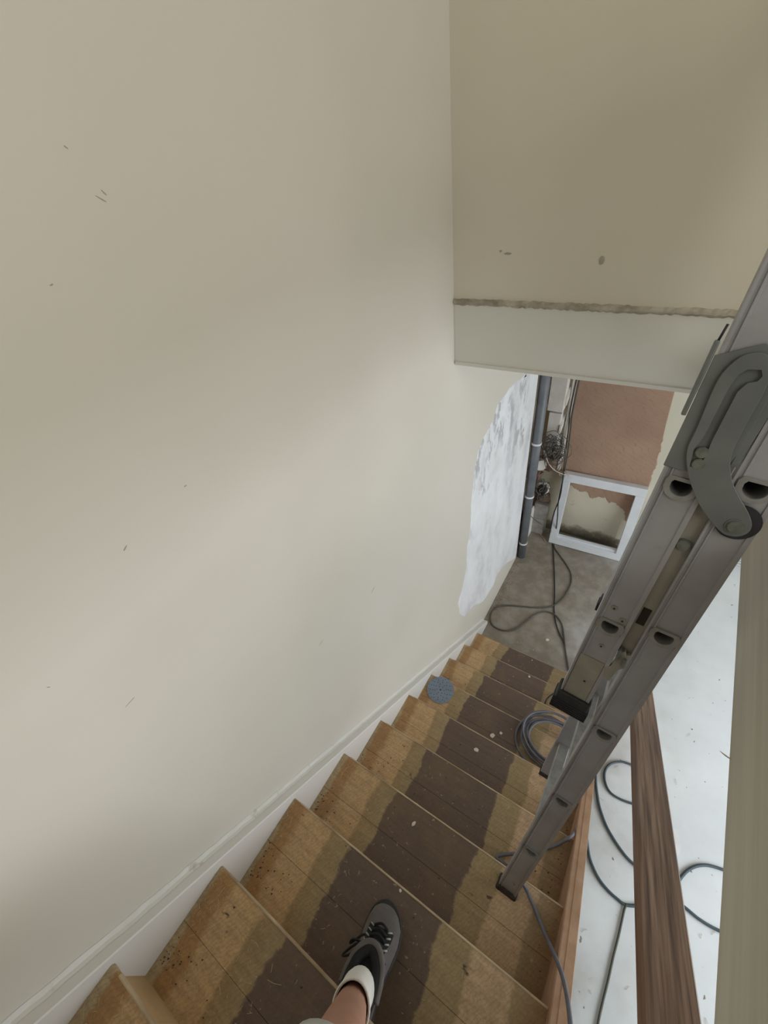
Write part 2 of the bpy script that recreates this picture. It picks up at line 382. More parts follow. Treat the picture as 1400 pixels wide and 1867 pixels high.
# ragged plaster bead along the top joint of the bulkhead, and a thin lip along its foot
vs = []; fs = []
N = 90
for i in range(N + 1):
    x = .002 + (WX - .004) * i / N
    j = random.uniform(-.0025, .003); k = random.uniform(0, .004)
    vs += [(x, YU - .004, ZC - .012 + j), (x, YU - .010 - k, ZC - .004 + j * .5), (x, YU - .009 - k * .5, ZC + .002 + j), (x, YU - .0, ZC + .006 + k)]
for i in range(N):
    for q in range(3): fs.append((i * 4 + q, i * 4 + q + 1, i * 4 + q + 5, i * 4 + q + 4))
M['bead'] = simple('old_caulk', (.50, .46, .37), (.27, .24, .18), s=22, rough=.9, bs=.6)
struct(link('trim_joint', fixn(pymesh('trim_joint', vs, fs)), M['bead']))
struct(box('trim_bulkhead_lip', (0.004, YU - .009, ZB - .004), (WX, YU + .01, ZB + .009), M['bulk'], bev=.002))
# fascia along the stairwell, right side; upper landing slab behind it
M['fascia'] = simple('fascia_board', (.60, .575, .49), (.47, .45, .37), s=3, scale=(1, .25, 9), rough=.6, bs=.15)
struct(box('trim_fascia', (WX, -4.2, ZB), (WX + .02, YU - .004, ZC + .005), M['fascia'], bev=.0015))
struct(box('floor_upper', (WX + .02, -5.0, ZB + .01), (4.5, YU + .12, ZC), M['bulk']))
struct(box('ceiling_lower', (-.35, YU + .12, ZB + .01), (4.5, 2.4, ZC - .02), M['bulk']))
struct(box('floor_landing', (0, -5.0, ZB + .01), (WX + .02, -16 * G + .01, ZC), M['bulk']))
struct(box('ceiling', (-.14, -5.0, 5.2), (4.6, YU + .12, 5.3), M['bulk']))
struct(box('wall_right', (4.5, -5.0, 0), (4.6, 2.4, 5.2), M['cream']))
struct(box('wall_back', (-.14, -5.1, 0), (4.6, -5.0, 5.2), M['cream']))
# lower end wall
wle = struct(box('wall_end_lower', (-.40, YW, 0), (1.15, YW + .12, ZB + .01), M['oldplaster']))
struct(box('wall_end_return', (1.15, 1.90, 0), (4.5, 2.02, ZB + .01), M['cream']))
struct(box('wall_end_jamb', (1.06, YW + .12, 0), (1.15, 2.02, ZB + .01), M['cream']))
prism('cream_margin', [(.72, .12), (1.15, .12), (1.15, 2.375), (.72, 2.375)], 0, .002, lambda u, v, w_: (u, YW - w_, v), M['cream_end'], wle)
bp_ = [(.158, 2.375), (.155, 1.6), (.158, 1.1), (.16, .69), (.20, .64), (.233, .625), (.27, .585), (.31, .565), (.36, .545), (.40, .56), (.43, .52), (.46, .50), (.495, .535), (.55, .55), (.59, .50), (.628, .515), (.68, .48), (.73, .44), (.75, .35), (.79, .36), (.80, .48), (.822, .57), (.824, .79), (.82, .88), (.822, .95), (.812, 1.04), (.814, 1.10), (.80, 1.20), (.787, 1.323), (.78, 1.42), (.77, 1.553), (.772, 1.8), (.765, 2.375)]
bq_ = []
rj = random.Random(5)
for i in range(len(bp_)):
    (a, b_), (c_, d) = bp_[i], bp_[(i + 1) % len(bp_)]
    bq_.append((a, b_))
    if 3 <= i <= 26:
        for t in (.25, .5, .75): bq_.append((a + (c_ - a) * t + rj.uniform(-.006, .006), b_ + (d - b_) * t + rj.uniform(-.009, .009)))
patch_sheet('brown_plaster_patch', bq_, lambda u, v, w_: (u, YW - .002 - w_, v), M['brown'], wle, h=.004, inset=.006)
# wall recess beside the pipe
struct(box('wall_recess', (-.30, .995, 0), (-.20, YW, ZB + .01), M['brick']))
rb = bpy.data.objects['wall_recess']
bm_ = boxmesh('brick', (-.006, -.10, -.03), (.012, .10, .03), .004, 1); bm_.materials.append(M['brick'])
for row in range(33):
    for col in range(3):
        o = bpy.data.objects.new('brick', bm_); C.objects.link(o); o.parent = rb
        y = 1.03 + col * .215 + (.1 if row % 2 else 0)
        if y > YW - .09: continue
        o.location = (-.194 + random.uniform(-.003, .003), y + .03, .04 + row * .074)
struct(box('wall_recess_side', (-.30, .95, 0), (-.14, .995, ZB + .01), M['brick']))
# floor edge dirt strip beside the wall
# ------------------------------------------------------------------ staircase
st = empty('staircase', (.5, 0, 0), 'closed-string wooden staircase with worn dark runner band down bare pine treads', 'staircase')
st.matrix_parent_inverse = Matrix()
def ch(o):
    o.parent = st; o.location = Vector(o.location) - Vector((.5, 0, 0)); return o
def treadpart(k):
    y0 = ny(k); y1 = ny(k + 1); z = (k + 1) * R; th = .022
    # front board with rounded nosing + back board, joint between them
    root = box('tread', (XS0 - .004, y1 - .02, z - th - .012), (XS1 + .004, y0 - .02, z - th), M['riser'])
    ch(root)
    seam = y0 - .130 + random.uniform(-.004, .004)
    prof = [(y0 - .001, z - .003), (y0 + .001, z - .010), (y0 - .002, z - th), (seam + .0003, z - th), (seam + .0003, z - .0008), (seam + .0012, z), (y0 - .006, z), (y0 - .0025, z - .001)]
    f = prism('tread_board', [(a, b_) for a, b_ in prof], XS0 - .002, XS1 + .002, lambda u, v, w_: (w_, u, v), M['tread'])
    prof = [(seam - .0003, z - .0008), (seam - .0012, z), (y1 - .028, z), (y1 - .028, z - th), (seam - .0003, z - th)]
    b2 = prism('tread_board', prof, XS0 - .002, XS1 + .002, lambda u, v, w_: (w_, u, v), M['tread'])
    # worn pale edge of the nosing
    e = prism('nosing_edge', [(y0 + .0022, z - .003), (y0 + .0022, z - .012), (y0 - .002, z - .013), (y0 - .0030, z + .0005), (y0 - .0005, z + .0004)], XS0 + .03, XS1 - .002, lambda u, v, w_: (w_, u, v), M['nosing'])
    for q in (f, b2, e):
        q.parent = root; q.location = Vector((-.5, 0, 0)) - Vector(root.location)
    # the parent sits at (-.5) in staircase space, so children keep world placement
    for q in (f, b2, e): q.location = (0, 0, 0)
    return root
NT = 15
for k in range(NT):
    treadpart(k)
for k in range(NT + 1):
    y = ny(k) - .022
    ch(box('riser', (XS0 - .002, y - .012, k * R + (0 if k == 0 else -.001)), (XS1 + .002, y, (k + 1) * R - .0235), M['riser']))
SL = R / G
def strg(name, x0, x1, top, bot, mat, y_end, extra=None, bev=.003):
    yb = -15.2 * G
    def zt(y): return R - SL * y + top
    prof = [(y_end, 0), (y_end, max(zt(y_end), .02)), (yb, zt(yb)), (yb, zt(yb) - bot), (bot / SL * .2 - .12, 0)]
    return ch(prism(name, prof, x0, x1, lambda u, v, w_: (w_, u, v), mat, bev=bev))
sl_ = strg('stringer', .001, XS0, .030, .34, M['skirt'], .218)
sl_['label'] = 'white painted stringer along the wall'
sr = strg('stringer', XS1, XO + .001, .028, .30, M['stringer'], .05)
sr['label'] = 'bare pine outer stringer'
gr_ = strg('stringer_capping', XS1 + .017, XO + .003, .030, .012, M['stringer'], .03, bev=.001)
# ragged paint/plaster fillet where stringer meets wall
vs = []; fs = []; N = 160
for i in range(N + 1):
    y = .21 - (15 * G + .21) * i / N; z = R - SL * y + .030
    a = random.uniform(.0, .006); bq = random.uniform(0, .004)
    vs += [(.0005, y, z + .012 + a), (.006 + bq, y, z + .004), (.014 + bq, y, z + .0008)]
for i in range(N):
    for q in range(2): fs.append((i * 3 + q, i * 3 + q + 1, i * 3 + q + 4, i * 3 + q + 3))
M['fillet'] = simple('white_fillet', (.76, .745, .70), (.52, .49, .42), s=24, rough=.7, lo=.24, hi=.36)
ch(link('paint_fillet', fixn(pymesh('paint_fillet', vs, fs)), M['fillet']))

# ------------------------------------------------------------------ handrail
hr = empty('handrail', (.914, .02, 0), 'moulded brown oak handrail sloping down on the open side of the stair', 'handrail')
ang = math.atan(SL)
Lr = 4.1
def railprof():
    # half profile (x, z) mushroom rail, flat soft top
    return [(-.030, -.004), (-.027, 0), (.027, 0), (.030, -.004), (.030, -.030), (.022, -.040), (.020, -.062), (-.020, -.062), (-.022, -.050), (-.0295, -.036)]
me = prism('rail', railprof(), 0, -Lr, lambda u, v, w_: (u, w_, v), M['oak'], bev=0)
me.parent = hr; me.rotation_euler = (-ang, 0, 0); me.location = (0, .0, R + .828)
nw = box('newel_post', (-.035, -.035, 0), (.035, .035, R + .828 - .01), M['oak'], hr, bev=.004)
nw['label'] = 'square newel post'
nc = box('newel_cap', (-.042, -.042, R + .818), (.042, .042, R + .845), M['oak'], hr, bev=.006)
nw2 = box('newel_post', (-.035, -Lr * math.cos(ang) - .03, 13.8 * R), (.035, -Lr * math.cos(ang) + .04, 13.8 * R + 1.3), M['oak'], hr, bev=.004)

# ------------------------------------------------------------------ ladder
P0 = Vector((0.750, -1.340, 1.549)); LD = Vector((.073, .265, .961)).normalized()
LW = Vector((.997, -.038, -.065)); LW = (LW - LD * LW.dot(LD)).normalized(); LN = LD.cross(LW) * -1
if LN.y < 0: LN = -LN
LN = LW.cross(LD); LN = LN if LN.y > 0 else -LN
lad = empty('folding_ladder', (0, 0, 0), 'tall aluminium multi-position ladder with steel hinge, standing on the stairs', 'ladder')
LK = .935
LM = Matrix(((LW.x, LN.x, LD.x, P0.x), (LW.y, LN.y, LD.y, P0.y), (LW.z, LN.z, LD.z, P0.z), (0, 0, 0, 1))) @ Matrix.Diagonal((LK, LK, LK, 1))
# empty at the foot
FOOT = -.322
lad.matrix_world = LM @ Matrix.Translation((0, 0, FOOT))
def lch(o, par=None):
    if par is None:
        o.parent = lad; o.matrix_parent_inverse = Matrix.Translation((0, 0, -FOOT))
    else: o.parent = par
    return o
SP = .305
def dshape(r, n=14, flat=.70, sx=1.0):
    """rung section: flat on top, round below; (u, s)"""
    pts = [(-r * sx, r * flat * .55), (-r * .82 * sx, r * flat), (r * .82 * sx, r * flat), (r * sx, r * flat * .55)]
    for i in range(1, n):
        a = -math.pi * i / n
        pts.append((r * sx * math.cos(a), r * math.sin(a) * .95 + r * flat * .1))
    return pts
def ringgeo(outer, inner, n0, n1):
    """hollow tube between n0 and n1 (local y)"""
    k = len(outer); vs = []
    for n_ in (n0, n1):
        vs += [(u, n_, s) for u, s in outer] + [(u, n_, s) for u, s in inner]
    fs = []
    for i in range(k):
        j = (i + 1) % k
        fs += [(i, j, k + j, k + i), (2 * k + i, 3 * k + i, 3 * k + j, 2 * k + j),
               (i, 2 * k + i, 2 * k + j, j), (k + i, k + j, 3 * k + j, 3 * k + i)]
    return vs, fs
TILT = math.radians(-3)
def stile(w, u0, s0, s1, n0, holes, flip=False, depth=.024, lip=.003):
    h = w / 2; sg = -1 if not flip else 1
    near = n0; far = n0 + depth
    if flip: near, far = far, near
    d = lip * (1 if not flip else -1)
    prof = [(-h, near - d), (-h + .0035, near - d), (-h + .0045, near + d * .1), (-h + .0075, near + d * .1), (-h + .0085, near - d * .7), (-h + .011, near - d * .7), (-h + .012, near),
            (h - .008, near), (h - .007, near - d * .7), (h, near - d), (h, far), (-h, far)]
    ob = prism('stile', prof, s0, s1, lambda u, v, w_: (u + u0, v, w_), M['alu'])
    bmc = []
    for s in holes:
        o = dshape(.0185)
        vs = [(u + u0, n0 - .02, q + s) for u, q in o] + [(u + u0, n0 + depth + .02, q + s) for u, q in o]; k = len(o)
        fs = [tuple(range(k)), tuple(range(2 * k - 1, k - 1, -1))] + [(i, i + k, (i + 1) % k + k, (i + 1) % k) for i in range(k)]
        bmc.append((vs, fs))
    if bmc:
        vs, fs = merge(bmc)
        cm = fixn(pymesh('cut', vs, fs)); co = bpy.data.objects.new('cut', cm); C.objects.link(co)
        md = ob.modifiers.new('b', 'BOOLEAN'); md.object = co; md.operation = 'DIFFERENCE'; md.solver = 'EXACT'
        bpy.context.view_layer.update()
        dg = bpy.context.evaluated_depsgraph_get()
        nm = bpy.data.meshes.new_from_object(ob.evaluated_get(dg))
        ob.modifiers.clear(); ob.data = nm
        bpy.data.objects.remove(co)
    return lch(ob)
WF = .385     # rung length between the near and far stiles
UB = -.082
TOP = 2.05
holesA = [SP * i for i in range(0, 7)]; holesAf = holesA
holesB = [SP * i - .027 for i in range(3, 7)]
stile(.059, 0, -.322, TOP, 0, holesA)['label'] = 'near long stile'
stile(.060, UB, .655, TOP, 0, holesB)['label'] = 'near short stile'
stile(.059, 0, -.205, TOP, WF, holesA, True)
stile(.060, UB + .020, .655, TOP, WF, holesB, True)
M['rung'] = simple('rung_aluminium', (.36, .36, .355), (.26, .26, .25), s=30, rough=.45, metal=.45, bs=.1)
vs, fs = ringgeo(dshape(.0184), dshape(.0148), -.003, WF + .027)
rm = fixn(pymesh('rung', vs, fs)); rm.materials.append(M['rung'])
o2 = dshape(.0235); vs, fs = ringgeo(o2, dshape(.0152), -.0042, .0005)
rgm = fixn(pymesh('rung_collar', vs, fs)); rgm.materials.append(M['rung'])
pl, pf = [], []
k = len(dshape(.016)); plug = pymesh('rung_core', [(u, .06, s) for u, s in dshape(.0150)], [tuple(range(k))]); plug.materials.append(M['dark'])
for u0, hs in ((0, holesA), (UB, holesB)):
    for s in hs:
        o = bpy.data.objects.new('rung', rm); C.objects.link(o); lch(o); o.location = (u0, 0, s)
        for me_, nm in ((rgm, 'rung_collar'), ):
            q = bpy.data.objects.new(nm, me_); C.objects.link(q); q.parent = o
            q = bpy.data.objects.new(nm, me_); C.objects.link(q); q.parent = o; q.location = (0, WF + .0285, 0)
        if u0: o.rotation_euler = (0, 0, -math.atan2(.020, WF))
# guide channel between the two near stiles (and the far ones)
for n0 in (.008, WF + .004):
    g_ = lch(box('guide_channel', (-.052, n0, .835), (-.029, n0 + .012, 1.20), M['alu_in'], bev=.001))
    b_ = box('guide_slot', (-.0475, n0 - .0006, .915), (-.0335, n0 + .001, .955), M['dark']); lch(b_)
for u, s, rr in [(-.089, .933, .0035), (-.068, .913, .0035), (-.08, .835, .003), (-.078, .728, .004), (0.008, -.235, .003)]:
    a = lch(disc('rivet', (u, -.0012, s), (0, -1, 0), rr * 1.6, .0024, M['alu_in'], seg=16, bev=.0006))
    bq = disc('rivet_pin', (u, -.0026, s), (0, -1, 0), rr * .6, .001, M['dark'], seg=10); bq.parent = a
a = lch(disc('guide_bolt', (-.042, .004, 1.100), (0, -1, 0), .0105, .006, M['bolt'], seg=20, bev=.0015))
# lower insert plate on the short stile and guide bracket
pl_ = lch(box('insert_plate', (UB - .024, -.0022, .665), (UB + .022, .0005, .795), M['alu_in'], bev=.0006))
br = prism('guide_bracket', [(-.058, .79), (-.050, .80), (-.046, .845), (-.040, .85), (-.036, .842), (-.030, .846), (-.028, .81), (-.036, .80), (-.040, .76), (-.052, .765)], -.004, .006, lambda u, v, w_: (u, w_, v), M['alu_in'], bev=.0006); lch(br)
hk = lch(box('guide_clip', (-.050, -.010, .825), (-.046, .004, .852), M['steel'], bev=.0008))
hk2 = lch(box('guide_clip', (-.037, -.010, .815), (-.033, .004, .835), M['steel'], bev=.0008))
# black end caps
def cap(name, u0, u1, s0, s1, n0, n1, mat, ridges=5):
    ob = lch(box(name, (u0, n0, s0), (u1, n1, s1), mat, bev=.0075, seg=3))
    for i in range(ridges):
        s = s0 + (s1 - s0) * (i + .3) / ridges * .55
        q = box('tread_ridge', (u0 - .002, n0 - .0015, s), (u1 + .002, n1 + .0015, s + .003), mat, bev=.0008); q.parent = ob; q.matrix_parent_inverse = Matrix()
    return ob
cap('rubber_foot', UB - .036, UB + .036, .618, .674, -.010, .034, M['rubber'])
cap('rubber_foot', UB - .014, UB + .054, .628, .674, WF - .006, WF + .031, M['rubber'])
cap('rubber_foot', -.035, .035, FOOT - .034, FOOT + .020, -.009, .036, M['brownrub'])
cap('rubber_foot', -.030, .030, -.219, -.200, WF - .004, WF + .030, M['brownrub'])
# hinge
hg = box('hinge', (-.100, -.0035, 1.20), (-.040, -.0005, 1.24), M['steel'])
hgpoly = [(-.117, 1.222), (-.087, 1.222), (-.060, 1.222), (-.044, 1.236), (-.040, 1.27), (-.040, 1.375), (-.060, 1.402), (-.072, 1.406), (-.100, 1.392), (-.117, 1.384)]
bpy.data.objects.remove(hg)
hg = lch(prism('hinge', hgpoly, -.0068, -.0036, lambda u, v, w_: (u, w_, v), M['steel'], bev=.0006))
# dark folded web beside the hinge plate
wb = prism('hinge_web', [(-.041, 1.245), (-.034, 1.25), (-.031, 1.30), (-.029, 1.39), (-.041, 1.40)], -.006, .012, lambda u, v, w_: (u, w_, v), M['steel'], bev=.0004); wb.parent = hg
def smoothpoly(pts, n=5):
    c_ = catmull([(a, b_, 0) for a, b_ in pts], n, True); return [(v.x, v.y) for v in c_]
armpts = [(-.099, 1.29), (-.102, 1.35), (-.097, 1.375), (-.086, 1.391), (-.068, 1.395), (-.054, 1.381), (-.049, 1.35), (-.049, 1.31), (-.047, 1.265), (-.036, 1.236), (-.019, 1.213), (.004, 1.190), (.016, 1.174), (.018, 1.160), (.010, 1.149), (-.004, 1.146), (-.018, 1.152), (-.046, 1.174), (-.068, 1.199), (-.086, 1.226), (-.098, 1.256)]
arm = prism('hinge_arm', smoothpoly(armpts), -.0125, -.0095, lambda u, v, w_: (u, w_, v), M['steel'], bev=.0006)
# raised rim and slot via boolean
slot = [(-.0855, 1.232), (-.0765, 1.232), (-.0735, 1.25), (-.0755, 1.28), (-.0755, 1.345), (-.070, 1.358), (-.061, 1.362), (-.059, 1.369), (-.063, 1.376), (-.077, 1.374), (-.0835, 1.366), (-.0862, 1.350), (-.0865, 1.28), (-.0905, 1.258)]
sc = prism('cut', slot, -.03, .02, lambda u, v, w_: (u, w_, v), M['steel'])
md = arm.modifiers.new('b', 'BOOLEAN'); md.object = sc; md.operation = 'DIFFERENCE'; md.solver = 'EXACT'
bpy.context.view_layer.update(); dg = bpy.context.evaluated_depsgraph_get()
nm = bpy.data.meshes.new_from_object(arm.evaluated_get(dg)); arm.modifiers.clear(); arm.data = nm
bpy.data.objects.remove(sc)
lch(arm); arm['label'] = 'curved slotted steel locking arm'
for u, s, rr in [(-.0795, 1.256, .0085), (-.0765, 1.238, .0088)]:
    q = disc('lock_pin', (u, -.0100, s), (0, -1, 0), rr, .006, M['bolt'], seg=20, bev=.001); q.parent = arm
q = disc('pivot_washer', (.0, -.0130, 1.163), (0, -1, 0), .0125, .0012, M['steel'], seg=28); q.parent = arm
q = disc('pivot_bolt', (.0, -.0148, 1.163), (0, -1, 0), .0095, .004, M['bolt'], seg=24, bev=.001); q.parent = arm
hd = lch(disc('hinge_disc', (.002, -.0055, 1.168), (0, -1, 0), .0275, .006, M['rubber'], seg=32, bev=.001))
# upper half plate above the disc on the long stile
# lip bar on the far side of the hinge
lp = lch(box('release_bar', (-.1245, -.007, 1.300), (-.1180, .003, 1.402), M['steel'], bev=.002))
hp = lch(tube('release_pin', [(-.1205, -.002, 1.402), (-.1185, -.002, 1.422)], .0016, M['rubber'], seg=6, smoothn=0))

# ------------------------------------------------------------------ loose things
# white frame leaning on the end wall
fr = empty('timber_frame', (.515, 1.352, 0), 'white painted rectangular frame leaning against the end wall', 'frame')
lean = math.atan2(.10, .78); fr.rotation_euler = (0, 0, .05)
def fpart(name, lo, hi):
    o = box(name, lo, hi, M['frame'], fr, bev=.003); o.rotation_euler = (-lean, 0, 0); return o
W2 = .315; H2 = .765; T = .075
fpart('rail', (-W2, -.03, 0.004), (W2, .03, T)); fpart('rail', (-W2, -.03, H2 - T), (W2, .03, H2))
fpart('side_stile', (-W2, -.03, T), (-W2 + T * .9, .03, H2 - T)); fpart('side_stile', (W2 - T * .9, -.03, T), (W2, .03, H2 - T))
fpart('inner_bead', (-W2 + T * .9, -.012, T), (W2 - T * .9, .02, T + .022))

# grey round pipe
pz = empty('downpipe', (.036, 1.034, 0), 'grey vertical pipe with white clips at the end of the long wall', 'pipe')
pb = disc('pipe', (0, 0, ZB / 2), (0, 0, 1), .034, ZB - .01, M['pipe'], pz, seg=32)
for p in pb.data.polygons: p.use_smooth = len(p.vertices) == 4
for z in (.193, .747, 1.256):
    q = disc('pipe_clip', (0, 0, z), (0, 0, 1), .0375, .016, M['clip'], pz, seg=32)
# boxing beside the pipe
bx = empty('pipe_boxing', (.055, 1.42, 0), 'white boxed-in duct with notched side, against the end wall above the cable tangle', 'boxing')
box('upper_box', (-.060, -.03, 1.325), (.055, .072, 2.37), M['board'], bx, bev=.003)
box('lower_box', (-.045, -.008, .90), (.048, .072, 1.300), M['board'], bx, bev=.003)
for z in (1.9, 1.66, 1.40, 1.16, .98):
    x1 = .055 if z > 1.32 else .048
    q = prism('side_block', [(-.02, z - .02), (.070, z + .04), (.070, z + .10), (-.02, z + .04)], x1, x1 + .018, lambda u, v, w_: (w_, u, v), M['board'], bx, bev=.002)
box('side_strip', (.078, .035, .74), (.100, .072, 2.37), M['board'], bx, bev=.002)
# upright white offcut against the recess
prism('offcut', [(1.08, 0.0), (1.40, .0), (1.44, .18), (1.36, .36), (1.225, .40), (1.15, .27)], -.012, .0, lambda u, v, w_: (w_ + .012, u, v), M['board'], None, bev=.002)
tag(bpy.data.objects['offcut'], 'white triangular board offcut standing on the floor beside the grey pipe', 'board')
# junction boxes / broken plaster in the recess
def lump(name, c_, s, mat, seed, label, cat, group=None, sub=2):
    rnd = random.Random(seed)
    bm = bmesh.new(); bmesh.ops.create_cube(bm, size=1)
    bmesh.ops.bevel(bm, geom=list(bm.edges), offset=.12, segments=2, affect='EDGES')
    for v in bm.verts:
        v.co = Vector((v.co.x * s[0] * rnd.uniform(.9, 1.1), v.co.y * s[1] * rnd.uniform(.9, 1.1), v.co.z * s[2] * rnd.uniform(.9, 1.1)))
    me = bpy.data.meshes.new(name); bm.to_mesh(me); bm.free()
    o = link(name, me, mat); o.location = c_; o.rotation_euler = (rnd.uniform(-.15, .15), rnd.uniform(-.15, .15), rnd.uniform(-.3, .3))
    return tag(o, label, cat, group)
jb = empty('junction_box', (.0, 1.41, .80), 'upper round white socket box among the loose cables', 'socket box')
disc('box_body', (0, 0, 0), (.5, -1, .1), .048, .05, M['board'], jb, seg=20, bev=.006); disc('box_rim', (.012, -.024, .003), (.5, -1, .1), .05, .006, M['board'], jb, seg=20)
jb = empty('junction_box', (.045, 1.42, .54), 'lower broken white socket box below the first', 'socket box')
disc('box_body', (0, 0, 0), (.4, -1, .5), .062, .06, M['board'], jb, seg=9, bev=.008); disc('box_rim', (.01, -.03, .012), (.4, -1, .5), .045, .006, M['dark'], jb, seg=12)
cbk = empty('concrete_block', (.06, 1.43, 0), 'stack of broken grey concrete blocks in the recess corner', 'blocks')
for (a, b_, c_, d, e, f_) in [(-.075, -.05, .0, .06, .055, .19), (-.055, -.045, .19, .07, .06, .37)]:
    box('block', (a, b_, c_), (d, e, f_), M['concrete'], cbk, bev=.008)
lump('rubble_piece', (.07, 1.45, .42), (.09, .07, .08), M['brick'], 3, 'brown lump of broken masonry on the blocks', 'rubble', 'rubble in the wall recess')
lump('rubble_piece', (-.05, 1.44, .66), (.13, .09, .10), M['brick'], 5, 'brown masonry lump between the two socket boxes', 'rubble', 'rubble in the wall recess')
bsk = lump('rubble_piece', (.06, 1.445, .81), (.11, .08, .15), M['brick'], 9, 'brown masonry lump under the white boxing', 'rubble', 'rubble in the wall recess')

def cable(name, pts, r, mat, label, group=None, sm=8):
    return tag(tube(name, pts, r, mat, None, seg=8, smoothn=sm), label, 'cable', group)
def tangle(name, c_, s, n, r, mat, label, seed):
    rnd = random.Random(seed); parts = []
    for j in range(n):
        pts = []; a0 = rnd.uniform(0, 6.28); q = rnd.uniform(.25, 1); off = Vector((rnd.gauss(0, .3) * s[0], 0, rnd.gauss(0, .35) * s[2])); st_ = rnd.uniform(.5, 1.3)
        for i in range(7):
            a = a0 + i * st_
            pts.append(Vector(c_) + off + Vector((math.cos(a) * s[0] * q * rnd.uniform(.7, 1.1), rnd.uniform(-1, 1) * s[1], math.sin(a) * s[2] * q * rnd.uniform(.7, 1.1))))
        parts.append(tubegeo(pts, r, 5, 5))
    vs, fs = merge(parts)
    o = link(name, pymesh(name, vs, fs), mat, None, True); return tag(o, label, 'cable', None)
def T_(u, v, y): return tuple(at(u, v, y=y))
def fl(pts, h=.009, **hh):
    return [tuple(at(u, v, z=hh.get('h%d' % i, h))) for i, (u, v) in enumerate(pts)]
tangle('cable_tangle', T_(1008, 822, 1.345), (.095, .035, .13), 26, .0030, M['cable_mid'], 'bird-nest tangle of loose dark cable ends below the white boxing', 11)
tangle('cable_tangle', T_(986, 893, 1.34), (.055, .03, .11), 18, .0030, M['cable_mid'], 'smaller dark cable tangle hanging by the lower socket box', 15)
tangle('wire_ends', T_(1030, 866, 1.345), (.045, .012, .03), 9, .0016, M['chipmat'], 'frayed pale wire ends at the top left corner of the white frame', 21)
cable('loose_wire', [T_(988, 812, 1.36), T_(994, 828, 1.33), T_(1000, 845, 1.33), T_(1012, 858, 1.33), T_(1030, 866, 1.34)], .0045, M['chipmat'], 'pale wire drooping from the recess to the frame corner')
cable('loose_wire', [T_(963, 936, 1.20), T_(973, 946, 1.26), T_(981, 952, 1.30), T_(988, 957, 1.33)], .0028, M['cable_olive'], 'short thin wire poking past the white offcut')
cable('loose_wire', fl([(974, 963), (982, 971), (990, 980), (995, 988)], .006), .003, M['straw'], 'thin tan wire on the floor by the foot of the frame')
# black pair coming down over the frame
cable('black_cable', [(.160, 1.46, 2.37), (.162, 1.455, 1.9), T_(1042, 735, 1.45), T_(1037, 775, 1.44), T_(1032, 820, 1.41), T_(1028, 850, 1.37), T_(1026, 872, 1.325), T_(1021, 905, 1.29), T_(1010, 935, 1.275), T_(1004, 960, 1.27)] + fl([(1004, 980), (1008, 1000), (1010, 1035), (1011, 1080), (1010, 1110), (1013, 1135), (1021, 1158), (1028, 1172), (1033, 1200), (1037, 1222)], .007), .0048, M['cable_black'], 'thin black cable hanging over the frame and straight down the floor to the stair')
cable('flex_cable', [(.180, 1.46, 2.37), (.180, 1.455, 1.9), T_(1045, 745, 1.45), T_(1040, 785, 1.44), T_(1035, 825, 1.41), T_(1030, 855, 1.37), T_(1025, 880, 1.32), T_(1018, 915, 1.285), T_(1016, 945, 1.27)] + fl([(1012, 980), (1010, 996), (1020, 1012), (1034, 1032), (1041, 1048), (1040, 1065), (1030, 1085), (1018, 1098), (1003, 1106), (980, 1108), (955, 1106), (930, 1104), (912, 1105), (899, 1112), (894, 1124), (896, 1137), (907, 1146), (924, 1150), (942, 1145), (958, 1133), (972, 1122), (986, 1116), (1000, 1116), (1014, 1123), (1024, 1138), (1028, 1160), (1031, 1190), (1037, 1224)], .007), .0058, M['cable_olive'], 'olive flex looping across the floor at the foot of the stairs')
# teal hose on the bright floor
cable('air_hose', fl([(1096, 1350), (1087, 1385), (1086, 1420), (1089, 1450), (1095, 1478), (1110, 1515), (1140, 1560), (1172, 1590), (1205, 1622), (1226, 1640), (1247, 1653), (1275, 1676), (1307, 1695), (1350, 1712), (1400, 1722)]), .0074, M['cable_teal'], 'dark teal hose crossing the bright floor under the handrail', 'hoses on the lower floor')
cable('air_hose', fl([(1185, 1430), (1160, 1400), (1142, 1391), (1130, 1389), (1117, 1391), (1107, 1398), (1102, 1410), (1103, 1425), (1109, 1440), (1120, 1451), (1140, 1461), (1170, 1470)]), .0068, M['cable_teal'], 'small loop of teal hose left of the handrail', 'hoses on the lower floor')
cable('air_hose', fl([(1068, 1500), (1070, 1530), (1074, 1560), (1082, 1583), (1093, 1604), (1108, 1623), (1124, 1638), (1142, 1650), (1175, 1650), (1205, 1640), (1225, 1622), (1240, 1602), (1250, 1590), (1262, 1582), (1275, 1578), (1292, 1578), (1316, 1585), (1350, 1600), (1400, 1640)], h9=.022, h10=.024), .0074, M['cable_teal'], 'teal hose curving nearest the stair stringer and arching right of the handrail', 'hoses on the lower floor')
cable('air_hose', fl([(1142, 1648), (1139, 1656), (1136, 1668), (1128, 1705), (1118, 1745), (1108, 1790), (1098, 1830), (1090, 1867), (1080, 1930)], .008, h0=.016), .0054, M['cable_olive'], 'thin grey cable running towards the camera from the hose crossing')

